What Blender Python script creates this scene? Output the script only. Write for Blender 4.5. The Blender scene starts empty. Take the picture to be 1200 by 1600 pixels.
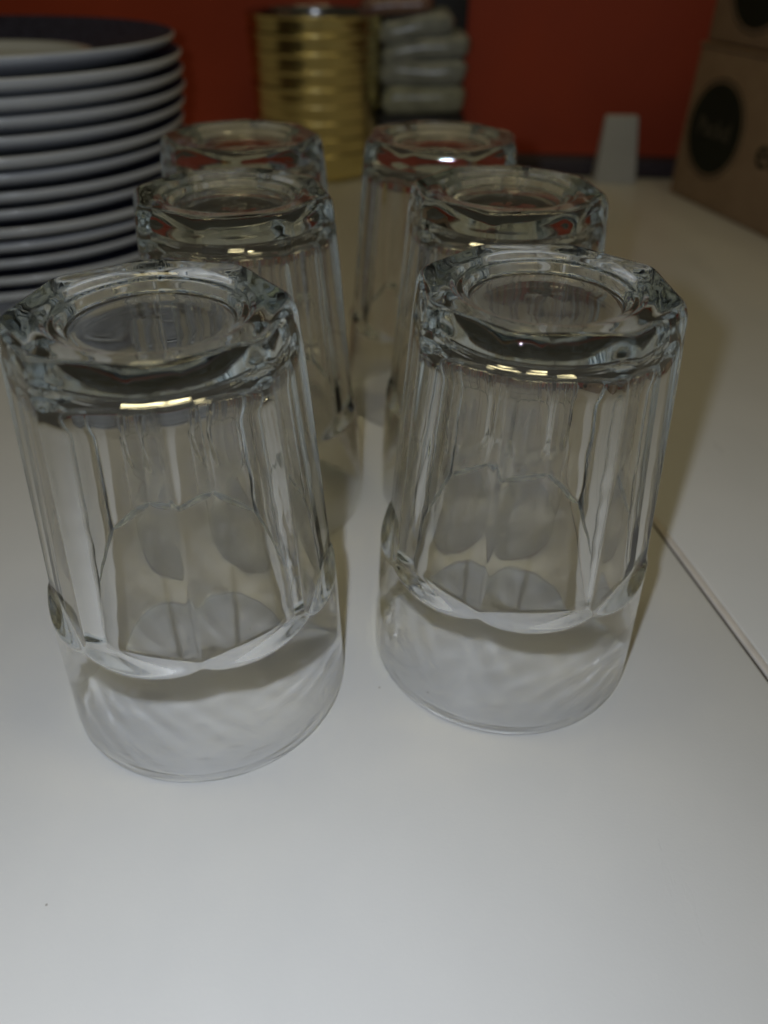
import bpy, bmesh, math, random
import numpy as np
from mathutils import Vector, Matrix
R = math.radians
random.seed(7)
S = bpy.context.scene
COL = S.collection

# one Blender unit is 5 cm (small scenes are built enlarged so that refracted light solves cleanly)
K = 20.0
S.unit_settings.system = 'METRIC'; S.unit_settings.scale_length = 1.0 / K

# ------------------------------------------------------------------ camera
PITCH, ROLL, CAMZ, FPX = R(36.909), R(0.905), 0.19207, 1208.7
cd = bpy.data.cameras.new('camera')
cam = bpy.data.objects.new('camera', cd); COL.objects.link(cam)
r0 = Vector((1, 0, 0)); u0 = Vector((0, math.sin(PITCH), math.cos(PITCH)))
fw = Vector((0, math.cos(PITCH), -math.sin(PITCH)))
cx = r0 * math.cos(ROLL) + u0 * math.sin(ROLL)
cy = -r0 * math.sin(ROLL) + u0 * math.cos(ROLL)
M = Matrix((cx, cy, -fw)).transposed().to_4x4(); M.translation = (0, 0, CAMZ * K)
cam.matrix_world = M
cd.sensor_fit = 'HORIZONTAL'; cd.sensor_width = 36.0; cd.lens = 36.0 * FPX / 1200.0
cd.clip_start = 0.005 * K; cd.clip_end = 50 * K
cd.dof.use_dof = True; cd.dof.focus_distance = 0.205 * K; cd.dof.aperture_fstop = 36.26 / (3.4 * K)
S.camera = cam

# ------------------------------------------------------------------ light
w = bpy.data.worlds.new('World'); S.world = w; w.use_nodes = True
bg = w.node_tree.nodes['Background']
bg.inputs['Color'].default_value = (1.0, 0.86, 0.56, 1); bg.inputs['Strength'].default_value = 0.016

fl = bpy.data.lights.new('phone_flash', 'POINT')          # the phone's flash beside its lens
fl.energy = 1.40 * K * K; fl.color = (0.835, 0.90, 1.0); fl.shadow_soft_size = 0.004 * K
flo = bpy.data.objects.new('phone_flash', fl); COL.objects.link(flo); flo.location = Vector((-0.018, 0.002, 0.200)) * K
fl.cycles.is_caustics_light = True

for px, py in ((-0.25, 0.30), (0.55, 0.05)):               # two warm ceiling panels of the room
    cl = bpy.data.lights.new('ceiling_panel', 'AREA')
    cl.shape = 'RECTANGLE'; cl.size = 0.55 * K; cl.size_y = 0.24 * K; cl.energy = 2.05 * K * K; cl.color = (1.0, 0.85, 0.47)
    clo = bpy.data.objects.new('ceiling_panel', cl); COL.objects.link(clo); clo.location = Vector((px, py, 1.75)) * K

S.view_settings.view_transform = 'Standard'; S.view_settings.look = 'None'
S.view_settings.exposure = 0.0; S.view_settings.gamma = 1.0; S.view_settings.use_curve_mapping = False
S.render.engine = 'CYCLES'
cy_ = S.cycles
cy_.max_bounces = 24; cy_.transmission_bounces = 20; cy_.glossy_bounces = 12; cy_.diffuse_bounces = 4
cy_.transparent_max_bounces = 8; cy_.caustics_reflective = True; cy_.caustics_refractive = True
cy_.blur_glossy = 0.0; cy_.sample_clamp_indirect = 6.0; cy_.sample_clamp_direct = 0.0
cy_.use_denoising = True; cy_.use_adaptive_sampling = False
cy_.use_guiding = False

# ------------------------------------------------------------------ materials
def mat(name):
    m = bpy.data.materials.new(name); m.use_nodes = True
    nt = m.node_tree; b = nt.nodes['Principled BSDF']
    return m, nt, b
def setp(b, **k):
    for key, v in k.items():
        i = b.inputs[key.replace('_', ' ')]
        i.default_value = v
def N(nt, t, **k):
    n = nt.nodes.new(t)
    for key, v in k.items(): setattr(n, key, v)
    return n
def noise(nt, scale, detail=4, rough=.5, vec=None):
    n = N(nt, 'ShaderNodeTexNoise'); n.inputs['Scale'].default_value = scale / K
    n.inputs['Detail'].default_value = detail; n.inputs['Roughness'].default_value = rough
    if vec: nt.links.new(vec, n.inputs['Vector'])
    return n
def ramp(nt, src, stops):
    r = N(nt, 'ShaderNodeValToRGB'); e = r.color_ramp.elements
    while len(e) < len(stops): e.new(.5)
    for q, (p, c) in zip(e, stops): q.position = p; q.color = (*c, 1)
    nt.links.new(src, r.inputs[0]); return r
def bump(nt, b, src, strength, dist):
    n = N(nt, 'ShaderNodeBump'); n.inputs['Strength'].default_value = strength; n.inputs['Distance'].default_value = dist * K
    nt.links.new(src, n.inputs['Height']); nt.links.new(n.outputs[0], b.inputs['Normal']); return n

def m_laminate():
    m, nt, b = mat('white_laminate'); tc = N(nt, 'ShaderNodeTexCoord').outputs['Object']
    n1 = noise(nt, 9, 5, .55, tc)
    r = ramp(nt, n1.outputs[0], [(.3, (.68, .685, .685)), (.7, (.75, .75, .745))])
    # tiny dark specks and crumbs
    v = N(nt, 'ShaderNodeTexVoronoi', voronoi_dimensions='2D'); v.inputs['Scale'].default_value = 62 / K; nt.links.new(tc, v.inputs['Vector'])
    rs = ramp(nt, v.outputs['Distance'], [(.016, (1, 1, 1)), (.024, (0, 0, 0))])
    sel = N(nt, 'ShaderNodeSeparateColor'); nt.links.new(v.outputs['Color'], sel.inputs[0])
    gt = N(nt, 'ShaderNodeMath', operation='GREATER_THAN'); gt.inputs[1].default_value = .96; nt.links.new(sel.outputs[0], gt.inputs[0])
    mu = N(nt, 'ShaderNodeMath', operation='MULTIPLY'); nt.links.new(rs.outputs[0], mu.inputs[0]); nt.links.new(gt.outputs[0], mu.inputs[1])
    mx = N(nt, 'ShaderNodeMix', data_type='RGBA'); nt.links.new(mu.outputs[0], mx.inputs['Factor'])
    nt.links.new(r.outputs[0], mx.inputs['A']); mx.inputs['B'].default_value = (.42, .40, .38, 1)
    nt.links.new(mx.outputs['Result'], b.inputs['Base Color'])
    mp = N(nt, 'ShaderNodeMapping'); mp.inputs['Scale'].default_value = (1.0, .22, 1.0); mp.inputs['Rotation'].default_value = (0, 0, .7); nt.links.new(tc, mp.inputs['Vector'])
    n2 = noise(nt, 55, 6, .65, mp.outputs[0])
    rr = ramp(nt, n2.outputs[0], [(.3, (.26,) * 3), (.75, (.50,) * 3)]); nt.links.new(rr.outputs[0], b.inputs['Roughness'])
    n3 = noise(nt, 900, 3, .6, tc); bump(nt, b, n3.outputs[0], .10, .0004)
    setp(b, Specular_IOR_Level=.4)
    return m
def m_plain(name, col, rough, metal=0, var=.12, scale=40, bscale=300, bstr=.1, spec=.5):
    m, nt, b = mat(name); tc = N(nt, 'ShaderNodeTexCoord').outputs['Object']
    n = noise(nt, scale, 5, .6, tc)
    lo = tuple(c * (1 - var) for c in col); hi = tuple(min(1, c * (1 + var)) for c in col)
    r = ramp(nt, n.outputs[0], [(.3, lo), (.7, hi)]); nt.links.new(r.outputs[0], b.inputs['Base Color'])
    rr = ramp(nt, n.outputs[0], [(.3, (rough * .9,) * 3), (.7, (min(1, rough * 1.1),) * 3)]); nt.links.new(rr.outputs[0], b.inputs['Roughness'])
    setp(b, Metallic=metal, Specular_IOR_Level=spec)
    if bstr: bump(nt, b, noise(nt, bscale, 3, .6, tc).outputs[0], bstr, .0006)
    return m
def m_glass():
    m, nt, b = mat('pressed_glass')
    nt.nodes.remove(b)
    g = N(nt, 'ShaderNodeBsdfGlass'); g.inputs['IOR'].default_value = 1.52; g.inputs['Roughness'].default_value = 0.0
    g.inputs['Color'].default_value = (1, 1, 1, 1)
    out = nt.nodes['Material Output']; nt.links.new(g.outputs[0], out.inputs['Surface'])
    va = N(nt, 'ShaderNodeVolumeAbsorption'); va.inputs['Color'].default_value = (.66, .80, .84, 1); va.inputs['Density'].default_value = 9 / K
    nt.links.new(va.outputs[0], out.inputs['Volume'])
    return m
def m_navy():
    m, nt, b = mat('navy_woven_glaze'); tc = N(nt, 'ShaderNodeTexCoord').outputs['Object']
    v = N(nt, 'ShaderNodeTexVoronoi'); v.inputs['Scale'].default_value = 420 / K; nt.links.new(tc, v.inputs['Vector'])
    r = ramp(nt, v.outputs['Distance'], [(.15, (.085, .095, .175)), (.6, (.018, .020, .046))]); nt.links.new(r.outputs[0], b.inputs['Base Color'])
    setp(b, Roughness=.55, Specular_IOR_Level=.25); bump(nt, b, v.outputs['Distance'], .3, .0005)
    return m
def m_cardboard():
    m, nt, b = mat('brown_cardboard'); tc = N(nt, 'ShaderNodeTexCoord').outputs['Object']
    n = noise(nt, 60, 6, .65, tc)
    r = ramp(nt, n.outputs[0], [(.3, (.29, .195, .115)), (.7, (.36, .25, .15))]); nt.links.new(r.outputs[0], b.inputs['Base Color'])
    setp(b, Roughness=.85, Specular_IOR_Level=.2)
    wv = N(nt, 'ShaderNodeTexWave'); wv.inputs['Scale'].default_value = 60 / K; nt.links.new(tc, wv.inputs['Vector'])
    bump(nt, b, wv.outputs[0], .06, .0008); return m

LAM = m_laminate(); GLASS = m_glass(); NAVY = m_navy(); CARD = m_cardboard()
WALL = m_plain('red_orange_wall_paint', (.41, .061, .024), .6, var=.10, scale=6, bscale=160, bstr=.15, spec=.3)
BAND = m_plain('beige_edge_band', (.68, .64, .60), .5, bstr=0)
CORE = m_plain('dark_gap_core', (.08, .07, .06), .8, bstr=0)
CERAMIC = m_plain('white_glazed_ceramic', (.56, .59, .63), .13, var=.04, scale=25, bscale=80, bstr=.03)
GOLD = m_plain('gold_metal', (.74, .64, .31), .20, metal=1, var=.08, scale=30, bscale=120, bstr=.08)
SILVER = m_plain('silver_metal_lining', (.66, .66, .66), .13, metal=1, var=.05, bstr=.04)
WPLAST = m_plain('white_plastic', (.46, .47, .46), .45, var=.03, bstr=.03)
BLACKP = m_plain('black_plastic', (.012, .012, .014), .5, bstr=.05)
STRIPM = m_plain('dark_purple_grey_rubber', (.040, .030, .042), .6, bstr=.05)
INK = m_plain('dark_green_ink', (.020, .022, .012), .7, bstr=0, spec=.2)
INKT = m_plain('pale_print', (.10, .085, .06), .7, bstr=0, spec=.2)
TAPE = m_plain('brown_tape', (.24, .15, .075), .3, bstr=.03)
def fabric(name, col): return m_plain(name, col, .22, var=.30, scale=70, bscale=120, bstr=.4, spec=.5)
FAB = [fabric('grey_green_film', (.28, .30, .28)), fabric('sage_film', (.30, .315, .25)), fabric('pinkish_grey_film', (.30, .27, .26)), fabric('brown_pink_film', (.26, .16, .13))]

# ------------------------------------------------------------------ helpers
def link(name, me, mats, parent=None):
    o = bpy.data.objects.new(name, me); COL.objects.link(o)
    if me is not None and not me.materials:
        for m in (mats if isinstance(mats, (list, tuple)) else [mats]): me.materials.append(m)
    if parent: o.parent = parent
    return o
def tag(o, label, cat=None, group=None, kind=None):
    if kind: o['kind'] = kind
    if label: o['label'] = label
    if cat: o['category'] = cat
    if group: o['group'] = group
    return o
def empty(name, loc, rz=0):
    o = bpy.data.objects.new(name, None); COL.objects.link(o); o.location = loc; o.rotation_euler = (0, 0, rz)
    o.empty_display_size = .01; return o
def mesh(name, v, f, smooth=False, fm=None):
    me = bpy.data.meshes.new(name); me.from_pydata([tuple(map(float, p)) for p in v], [], [tuple(map(int, q)) for q in f]); me.update()
    if smooth: me.polygons.foreach_set('use_smooth', [True] * len(me.polygons))
    if fm is not None: me.polygons.foreach_set('material_index', fm)
    bm = bmesh.new(); bm.from_mesh(me); bmesh.ops.recalc_face_normals(bm, faces=bm.faces); bm.to_mesh(me); bm.free()
    return me
def prism(name, poly, z0, z1, bev=0, seg=2):
    bm = bmesh.new()
    a = [bm.verts.new((x, y, z0)) for x, y in poly]; b = [bm.verts.new((x, y, z1)) for x, y in poly]
    n = len(poly)
    bm.faces.new(a[::-1]); bm.faces.new(b)
    for i in range(n): bm.faces.new((a[i], a[(i + 1) % n], b[(i + 1) % n], b[i]))
    bmesh.ops.recalc_face_normals(bm, faces=bm.faces)
    if bev: bmesh.ops.bevel(bm, geom=list(bm.edges), offset=bev, segments=seg, affect='EDGES', profile=.5)
    me = bpy.data.meshes.new(name); bm.to_mesh(me); bm.free()
    if bev: me.polygons.foreach_set('use_smooth', [True] * len(me.polygons))
    return me
def lathe(name, prof, seg=96, mids=None, wob=None):
    """closed profile list of (r,z) revolved; r=0 ends become poles"""
    v = []; f = []; fm = []; rings = []
    for r, z in prof:
        if r < 1e-7: rings.append([len(v)]); v.append((0, 0, z))
        else:
            rings.append(list(range(len(v), len(v) + seg)))
            for k in range(seg):
                t = 2 * math.pi * k / seg
                v.append((r * math.cos(t), r * math.sin(t), z))
    for i in range(len(prof) - 1):
        A, B = rings[i], rings[i + 1]; mi = mids[i] if mids else 0
        for k in range(seg):
            k2 = (k + 1) % seg
            if len(A) == 1 and len(B) == 1: break
            if len(A) == 1: f.append((A[0], B[k], B[k2]))
            elif len(B) == 1: f.append((A[k], A[k2], B[0]))
            else: f.append((A[k], A[k2], B[k2], B[k]))
            fm.append(mi)
    return mesh(name, v, f, True, fm)

# ------------------------------------------------------------------ setting: table tops, wall
A = Vector((.1111, .2458)); D = (Vector((.1253, .1692)) - A).normalized()      # seam between the two table tops
def seam(t, off=0):
    p = A + D * t + Vector((-D.y, D.x)) * off
    return (p.x, p.y)
# left-hand top is on the -offset side of the seam
s0, s1 = -.72, .95
side = 1 if (Vector((1, 0)).dot(Vector((-D.y, D.x))) > 0) else -1
left = [seam(s0, -side * .0006), seam(s1, -side * .0006), (-.9, -.75), (-.9, 1.05)]
right = [seam(s1, side * .0034), seam(s0, side * .0034), (1.0, .95), (1.0, -.75)]
tl = link('table_top', prism('table_top', left, -.03, 0, .0008), LAM); tag(tl, 'white laminate table top under the six upturned tumblers', kind='structure')
tr = link('table_top', prism('table_top', [right[1], right[0], right[3], right[2]], -.03, 0, .0008), LAM); tag(tr, 'white laminate table top beyond the beige seam', kind='structure')
eb = link('edge_band', prism('edge_band', [seam(s0, side * .0005), seam(s1, side * .0005), seam(s1, side * .0032), seam(s0, side * .0032)], -.028, .0001, .0004), BAND, tr)
gp = link('joint_filler', prism('joint_filler', [seam(s0, -side * .0005), seam(s1, -side * .0005), seam(s1, side * .0004), seam(s0, side * .0004)], -.028, -.0007), CORE, tr)

WY = lambda x: .885 - .10 * x
wl = link('wall', prism('wall', [(-1.2, WY(-1.2)), (1.2, WY(1.2)), (1.2, WY(1.2) + .08), (-1.2, WY(-1.2) + .08)], -.05, .26), WALL)
tag(wl, 'red orange painted wall behind the table', kind='structure')

# ------------------------------------------------------------------ tumblers
H = .123; NF = 8; PF = 40
def tumbler_mesh(seed):
    rg = np.random.default_rng(seed)
    U = rg.uniform
    modes = [(U(.4, 1) * 9e-6, int(rg.integers(0, 12)), 2 * math.pi / U(.014, .045), U(0, 6.3)) for _ in range(10)]
    modes += [(U(.4, 1) * 6.5e-6, int(rg.integers(-34, 35)), 2 * math.pi / U(.0065, .016), U(0, 6.3)) for _ in range(18)]
    modes_in = [(a, k, q, U(0, 6.3)) for a, k, q, p in modes]
    t = np.linspace(-1, 1, PF + 1)[:-1]
    ph = R(22.5) * (t * (1.5 - .5 * t * t))                  # more samples by the ribs
    th = np.concatenate([ph + k * R(45) for k in range(NF)]); n = len(th)
    phi = np.concatenate([ph] * NF)
    def smin(a, b, k):
        h = np.clip(.5 + .5 * (b - a) / k, 0, 1); return b * (1 - h) + a * h - k * h * (1 - h)
    def Rc(z): return np.interp(z, [0, .004, .028, H], [.0419, .0420, .0411, .0372])
    def ap(z): return .0367 + (z - .048) * (.0316 - .0367) / (H - .048)
    def octo(a, k=.0010):
        d1 = a / np.cos(phi); d2 = a / np.cos(R(45) - np.abs(phi)); return smin(d1, d2, k)
    def wave(z, ms): return sum(a * np.cos(k * th + q * z + p) for a, k, q, p in ms)
    def outer(z):
        q = max(0.0, (.0470 - z) / .0046); s = .0034 * q * q
        return smin(octo(ap(z) + s, 0.0009 + .0020 * max(0.0, (z - .095) / (H - .095)) ** 2), np.full(n, float(Rc(z))), .0006) + wave(z, modes) * float(np.interp(z, [.004, .012, .036, .06, .1, .11], [.12, .22, .26, .28, .28, .1]))
    rows = []                                                # (radius array, z)
    pin = np.polyfit([0, .012, .030, .045, .06, .08, .105], [.0404, .0389, .0366, .0346, .0330, .0309, .0284], 3)
    def inner(z): return float(np.polyval(pin, z))
    # inside: centre of the cavity floor out to its wall, then down to the lip
    zc = .1135
    for r in (.004, .009, .014, .0190): rows.append((np.full(n, r), zc - .0008 * (r / .0176) ** 2))
    rr = .0080; cxr = inner(.1047) - rr
    for a in np.linspace(90, 4, 14): rows.append((np.full(n, cxr + rr * math.cos(R(a))), zc - .0008 - rr + rr * math.sin(R(a))))
    for z in np.linspace(.1035, .0025, 74): rows.append((inner(z) + wave(z, modes_in) * min(1, (.105 - z) / .02) * float(np.interp(z, [0, .012, .030, .050], [.12, .22, .30, .85])), z))
    # lip
    li, lo = inner(.001), .0419; m = .5 * (li + lo); hw = .5 * (lo - li)
    for a in np.linspace(170, 10, 9): rows.append((np.full(n, m + hw * math.cos(R(a))), .0010 - .0010 * math.sin(R(a))))
    # outside up to the base
    zs = np.concatenate([np.linspace(.002, .036, 22), np.linspace(.0370, .0520, 36), np.linspace(.0535, H - .0048, 40)])
    for z in zs: rows.append((outer(z), z))
    be = .0042; ro = outer(H - be); 
    for a in np.linspace(8, 90, 12):
        k = 1 - math.cos(R(a))
        rows.append((np.minimum(ro, outer(min(H - be + be * math.sin(R(a)) , H))) - .0023 * k, H - be + be * math.sin(R(a))))
    # foot ring, then the round recess in the base
    edge = rows[-1][0]
    for k in (.25, .5, .75): rows.append((edge * (1 - k) + (.0246) * k, H - .0003 * k))
    for k, (r, dz) in enumerate([(.0234, -.0004), (.0228, -.0007), (.0221, -.0013), (.0215, -.0017), (.0209, -.0018), (.0203, -.0018), (.0198, -.0020), (.0193, -.0026), (.0188, -.0034), (.0183, -.0039), (.0176, -.0041), (.016, -.0040), (.012, -.0034), (.006, -.0030), (.0025, -.0029)]):
        rows.append((np.minimum(np.full(n, r * 1.05), edge - .0004), H + dz + 9e-5 * np.cos(3 * th + 900 * r) * (1 if k < 8 else .35)))
    v = [(0, 0, zc)]
    for r, z in rows:
        v += list(zip(r * np.sin(th), r * np.cos(th), np.full(n, 1.0) * z))
    v.append((0, 0, H - .0029))
    f = []
    for k in range(n): f.append((0, 1 + k, 1 + (k + 1) % n))
    for i in range(len(rows) - 1):
        a = 1 + i * n; b = a + n
        for k in range(n):
            k2 = (k + 1) % n; f.append((a + k, b + k, b + k2, a + k2))
    a = 1 + (len(rows) - 1) * n
    for k in range(n): f.append((a + k, len(v) - 1, a + (k + 1) % n))
    return mesh('tumbler_glass', v, f, True)
def mark_mesh():
    v = []; f = []
    for z in (H - .0028, H - .0025):
        for r in (.0022, .0015):
            for k in range(3):
                t = R(90 + 120 * k); v.append((r * math.cos(t), r * math.sin(t), z))
    o0, i0, o1, i1 = 0, 3, 6, 9
    for k in range(3):
        j = (k + 1) % 3
        f += [(o1 + k, o1 + j, i1 + j, i1 + k), (o0 + k, i0 + k, i0 + j, o0 + j), (o0 + k, o0 + j, o1 + j, o1 + k), (i0 + k, i1 + k, i1 + j, i0 + j)]
    return mesh('mould_mark', v, f)
MM = mark_mesh()
GL = [  # x, y, vertex angle, label
    (-.0543, .1690, -104, 'clear upturned tumbler at the front of the row beside the plate stack'),
    (.0396, .1869, -70, 'clear upturned tumbler beside the beige table seam, front of its row'),
    (-.0520, .2675, -84, 'clear upturned tumbler in the middle of the row beside the plate stack'),
    (.0405, .2770, -76, 'clear upturned tumbler in the middle of the row beside the table seam'),
    (-.0625, .3550, -95, 'clear upturned tumbler at the far end of the row beside the plate stack'),
    (.0220, .3590, -62, 'clear upturned tumbler at the far end of the row beside the table seam')]
for gi, (x, y, a, lab) in enumerate(GL):
    # mesh vertices (ribs) stand at 22.5 deg + k*45 deg measured from +y towards +x
    t = empty('tumbler', (x, y, .0002), -R(a - 22.5)); tag(t, lab, 'tumbler', 'upturned glass tumblers')
    g = link('glass_body', tumbler_mesh(40 + gi), GLASS, t); g.cycles.is_caustics_caster = True
    k = link('mould_mark', MM, GLASS, t)
for o in (tl, tr): o.cycles.is_caustics_receiver = True

# ------------------------------------------------------------------ plates
def plate_mesh():
    top = [(0, .0046), (.035, .0047), (.052, .0049), (.0575, .0056), (.0610, .0076), (.0632, .0094), (.0650, .0102), (.0665, .0104), (.068, .0107), (.078, .0128), (.090, .0152), (.105, .0184), (.117, .0209), (.1186, .0212)]
    edge = [(.1193, .0210), (.1198, .0206), (.1200, .0200), (.1198, .0192), (.1192, .0183), (.1181, .0172), (.1164, .0161), (.1139, .0148)]
    und = [(.109, .0126), (.100, .0094), (.090, .0070), (.078, .0042), (.068, .0019), (.060, .0006), (.0545, 0), (.0520, 0), (.0505, .0010), (.046, .0014), (0, .0014)]
    mids = [1 if (.0675 < p[0] < .118) else 0 for p in top] + [0] * 30
    return lathe('plate', top + edge + und, 128, mids)
PM = plate_mesh(); PM.materials.append(CERAMIC); PM.materials.append(NAVY)
NP, PITCHP = 14, .0091
rnd = random.Random(3)
ordn = ['bottom', 'second', 'third', 'fourth', 'fifth', 'sixth', 'seventh', 'eighth', 'ninth', 'tenth', 'eleventh', 'twelfth', 'thirteenth', 'fourteenth']
for i in range(NP):
    o = link('plate', PM, None)
    o.location = (-.2529 + rnd.uniform(-.0032, .0032), .5459 + rnd.uniform(-.003, .003), .0002 + i * PITCHP)
    o.rotation_euler = (0, 0, rnd.uniform(0, 6))
    lab = 'navy rimmed white plate, topmost in the tall plate stack' if i == NP - 1 else ('white plate at the very bottom of the tall plate stack' if i == 0 else 'white plate, %s from the bottom of the tall plate stack' % ordn[i])
    tag(o, lab, 'plate', 'plates stacked beside the tumblers')

# ------------------------------------------------------------------ gold cups, nested
def cup_mesh():
    outp = [(0, 0), (.044, 0), (.051, .0006), (.0545, .0020), (.0560, .0060), (.0575, .0190), (.0577, .0216), (.0582, .0221), (.0584, .0227), (.0582, .0233)]
    inn = [(.0577, .0235), (.0572, .0226), (.0569, .0190), (.0555, .0062), (.0538, .0028), (.0506, .0014), (.044, .0010), (0, .0010)]
    return lathe('cup', outp + inn, 96, [0] * (len(outp) - 1) + [1] * 20)
CM = cup_mesh(); CM.materials.append(GOLD); CM.materials.append(SILVER)
for i in range(9):
    o = link('gold_cup', CM, None); k = 1.0 + .075 * i / 8
    o.location = (-.0700 + rnd.uniform(-.0006, .0006), .824 + rnd.uniform(-.0006, .0006), .0003 + i * .0137); o.scale = (k, k, 1.04)
    o.rotation_euler = (0, 0, rnd.uniform(0, 6))
    lab = 'gold metal cup with silver inside, topmost of the nested stack' if i == 8 else ('gold metal cup at the bottom of the nested stack' if i == 0 else 'gold metal cup, %s from the bottom of the nested stack' % ordn[i])
    tag(o, lab, 'cup', 'gold cups nested in a stack')

# ------------------------------------------------------------------ folded packs beside the cups
def pack_mesh(w, d, h, seed, sag=.15):
    """a soft folded bundle: rounded slab with a bulged fold edge and creases"""
    rg = random.Random(seed); ph = [rg.uniform(0, 6.3) for _ in range(6)]
    nu, nv = 40, 16; v = []; f = []
    for i in range(nu + 1):
        u = i / nu * 2 - 1
        e = (1 - abs(u) ** 9) ** .5 if abs(u) < 1 else 0
        for j in range(nv):
            t = 2 * math.pi * j / nv; c, s_ = math.cos(t), math.sin(t)
            yy = math.copysign(abs(c) ** .6, c) * d * .5 * (.55 + .45 * e)
            zz = math.copysign(abs(s_) ** .42, s_) * h * .5 * (.12 + .88 * e)
            wv = .035 * h * math.sin(2.2 * u + ph[4]) + .04 * h * math.sin(4 * u + ph[0] + 2 * c)
            v.append((u * w * .5 + .02 * w * math.sin(3 * t + ph[2]) * (1 - e), yy * (1 + .02 * math.sin(3 * u + ph[3])), zz + wv * (.3 if s_ < 0 else 1) - sag * h * u * u * .2))
    for i in range(nu):
        for j in range(nv):
            j2 = (j + 1) % nv; f.append((i * nv + j, (i + 1) * nv + j, (i + 1) * nv + j2, i * nv + j2))
    f.append(tuple(range(nv))); f.append(tuple(range(nu * nv + nv - 1, nu * nv - 1, -1)))
    return mesh('folded_pack', v, f, True)
PK = [  # xc, zc, w, h, tilt, material, label
    (.028, .0125, .082, .026, 0, 2, 'dull grey wrapped pack at the bottom of the pile beside the gold cups'),
    (.030, .0360, .084, .024, 1, 2, 'pinkish grey wrapped pack under the black tray'),
    (.030, .0660, .080, .027, -2, 1, 'sage green wrapped pack lying on the black tray'),
    (.030, .0885, .082, .024, -3, 0, 'grey green wrapped pack, second above the black tray'),
    (.031, .1065, .082, .021, -6, 0, 'grey green wrapped pack, third above the black tray'),
    (.021, .1235, .070, .022, -7, 0, 'grey green wrapped pack with a rounded end, high in the pile'),
    (.004, .1395, .066, .016, -4, 3, 'brownish pink wrapped pack on top of the pile beside the gold cups')]
for i, (x, z, wd, h, tl_, mi, lab) in enumerate(PK):
    o = link('folded_pack', pack_mesh(wd, .058, h, 20 + i), FAB[mi])
    o.location = (x, .837, z); o.rotation_euler = (0, R(tl_), R(2 * (i % 3 - 1)))
    tag(o, lab, 'pack', 'wrapped packs piled beside the gold cups')
o = link('tray', prism('tray', [(-.012, .809), (.070, .809), (.070, .867), (-.012, .867)], .0465, .0530, .002), BLACKP); tag(o, 'flat black tray between the wrapped packs', 'tray')
o = link('board', prism('board', [(-.014, .8705), (.072, .8690), (.072, .8745), (-.014, .8760)], 0, .175, .001), BLACKP); tag(o, 'black board standing against the red wall behind the packs', 'board')

# ------------------------------------------------------------------ small things by the wall
def tag_mesh():
    v = []
    for z, x0, x1, y0, y1 in ((0, .1985, .2375, .790, .808), (.0035, .1985, .2375, .790, .808), (.055, .2005, .2310, .7955, .8035), (.0580, .2012, .2302, .7965, .8025)):
        v += [(x0, y0, z), (x1, y0, z), (x1, y1, z), (x0, y1, z)]
    f = [(3, 2, 1, 0), (12, 13, 14, 15)]
    for k in range(3):
        for j in range(4): f.append((4 * k + j, 4 * k + (j + 1) % 4, 4 * k + 4 + (j + 1) % 4, 4 * k + 4 + j))
    me = mesh('table_marker', v, f)
    bm = bmesh.new(); bm.from_mesh(me); bmesh.ops.bevel(bm, geom=list(bm.edges), offset=.0010, segments=2, affect='EDGES', profile=.5); bm.to_mesh(me); bm.free(); return me
o = link('table_marker', tag_mesh(), WPLAST); tag(o, 'small blank white tapered upright standing by the red wall', 'marker')
o = link('dark_strip', prism('dark_strip', [(.112, .815), (.335, .806), (.335, .828), (.112, .837)], 0, .017, .003, 3), STRIPM); tag(o, 'low dark strip lying along the foot of the red wall', 'strip')

# ------------------------------------------------------------------ cardboard boxes
def text_mesh(body, size):
    c = bpy.data.curves.new('t', 'FONT'); c.body = body; c.size = size; c.align_x = 'CENTER'; c.align_y = 'CENTER'; c.extrude = .0001; c.offset = .0002
    t = bpy.data.objects.new('t', c); COL.objects.link(t); bpy.context.view_layer.update()
    me = bpy.data.meshes.new_from_object(t.evaluated_get(bpy.context.evaluated_depsgraph_get())); bpy.data.objects.remove(t); return me
def disc_mesh(r0_, r1_, seg=64):
    v = []; f = []
    for z in (0, .0003):
        for r in (r0_, r1_):
            for k in range(seg): t = 2 * math.pi * k / seg; v.append((r * math.cos(t), r * math.sin(t), z))
    for k in range(seg):
        j = (k + 1) % seg
        f += [(2 * seg + k, 3 * seg + k, 3 * seg + j, 2 * seg + j), (seg + k, 3 * seg + k, 3 * seg + j, seg + j), (k, j, seg + j, seg + k), (k, 2 * seg + k, 2 * seg + j, j)]
    if r0_ < 1e-4: f = [q for q in f]
    return mesh('disc', v, f)
BD = Vector((.27, -.963, 0)).normalized(); BN = Vector((.963, .27, 0)).normalized()
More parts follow.
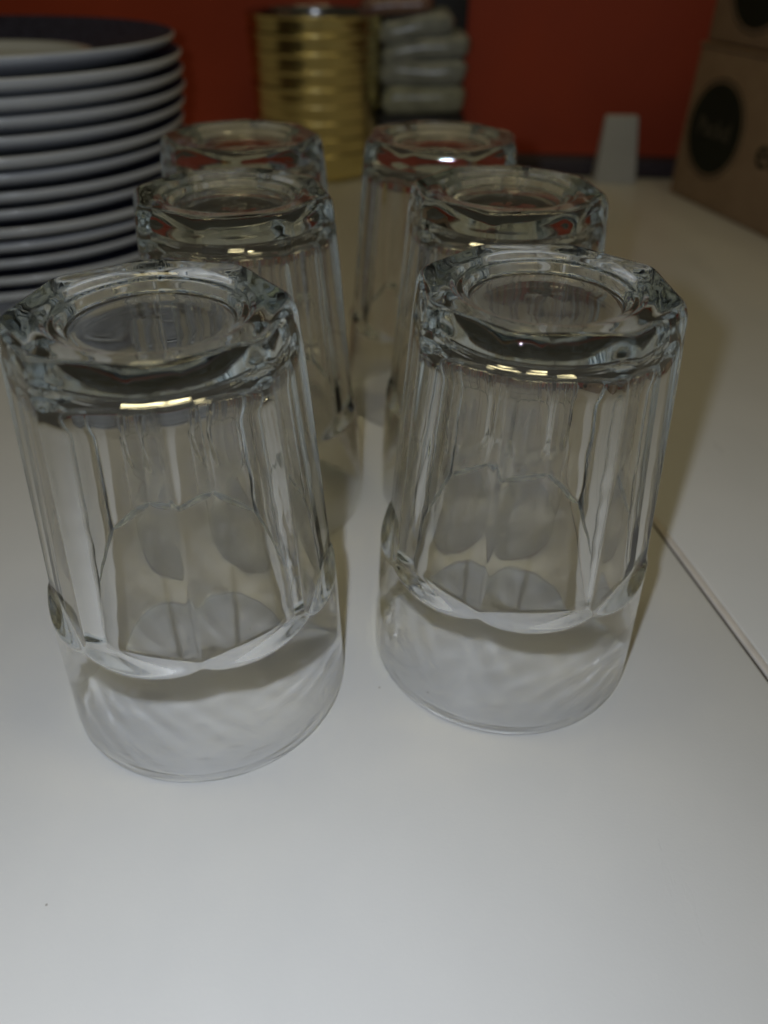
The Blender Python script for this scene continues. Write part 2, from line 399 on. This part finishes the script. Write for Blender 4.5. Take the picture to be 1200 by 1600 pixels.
def box(origin, L, Dp, Hh, label, marks):
    t = empty('cardboard_box', origin); tag(t, label, 'box', 'cardboard boxes stacked on the table')
    P = lambda s, d: (BD * s + BN * d)
    body = link('box_body', prism('box_body', [P(0, 0).xy, P(L, 0).xy, P(L, Dp).xy, P(0, Dp).xy], 0, Hh - .003, .0015), CARD, t)
    for d0, d1 in ((-.0008, Dp * .5 - .0008), (Dp * .5 + .0008, Dp + .0008)):
        link('flap', prism('flap', [P(-.0008, d0).xy, P(L + .0008, d0).xy, P(L + .0008, d1).xy, P(-.0008, d1).xy], Hh - .0028, Hh, .0006), CARD, t)
    link('tape', prism('tape', [P(-.0012, Dp * .5 - .024).xy, P(L + .0012, Dp * .5 - .024).xy, P(L + .0012, Dp * .5 + .024).xy, P(-.0012, Dp * .5 + .024).xy], Hh + .0001, Hh + .0004), TAPE, t)
    # local frame of the printed face: x along BD, y up, z out (-BN)
    F = Matrix((BD, Vector((0, 0, 1)), -BN)).transposed().to_4x4()
    for kind, me, m, s, z, off in marks:
        o = link(kind, me, m, t); mm = F.copy(); mm.translation = BD * s + Vector((0, 0, z)) - BN * off; o.matrix_local = mm
d1, d2 = disc_mesh(.00005, .0345), disc_mesh(.0370, .0382)
lg = text_mesh('Packd', .019); eco = text_mesh('eco', .034)
dm = [('round_logo', d1, INK, .0445, .0610, .0002), ('logo_ring', d2, INK, .0445, .0610, .0002), ('logo_lettering', lg, INKT, .0445, .0610, .0008), ('lettering', eco, INK, .128, .0560, .0002)]
box((.2620, .7620, .0003), .32, .20, .1210, 'lower cardboard box with a dark round logo and lettering', dm)
d1b, d2b = disc_mesh(.00005, .0345), disc_mesh(.0370, .0382)
lgb = text_mesh('Packd', .019); ecob = text_mesh('eco', .034)
um = [('round_logo', d1b, INK, .055, .0470, .0002), ('logo_ring', d2b, INK, .055, .0470, .0002), ('logo_lettering', lgb, INKT, .055, .0470, .0008), ('lettering', ecob, INK, .1385, .0420, .0002)]
box((.2650, .7600, .1222), .32, .20, .1210, 'upper cardboard box resting on the lower box', um)

# ------------------------------------------------------------------ metres -> scene units, and who receives the light refracted by the tumblers
for me in bpy.data.meshes: me.transform(Matrix.Scale(K, 4)); me.update()
for o in S.objects:
    if o.type in ('MESH', 'EMPTY'):
        o.location = o.location * K
    if o.type == 'MESH' and GLASS.name not in o.data.materials: o.cycles.is_caustics_receiver = True
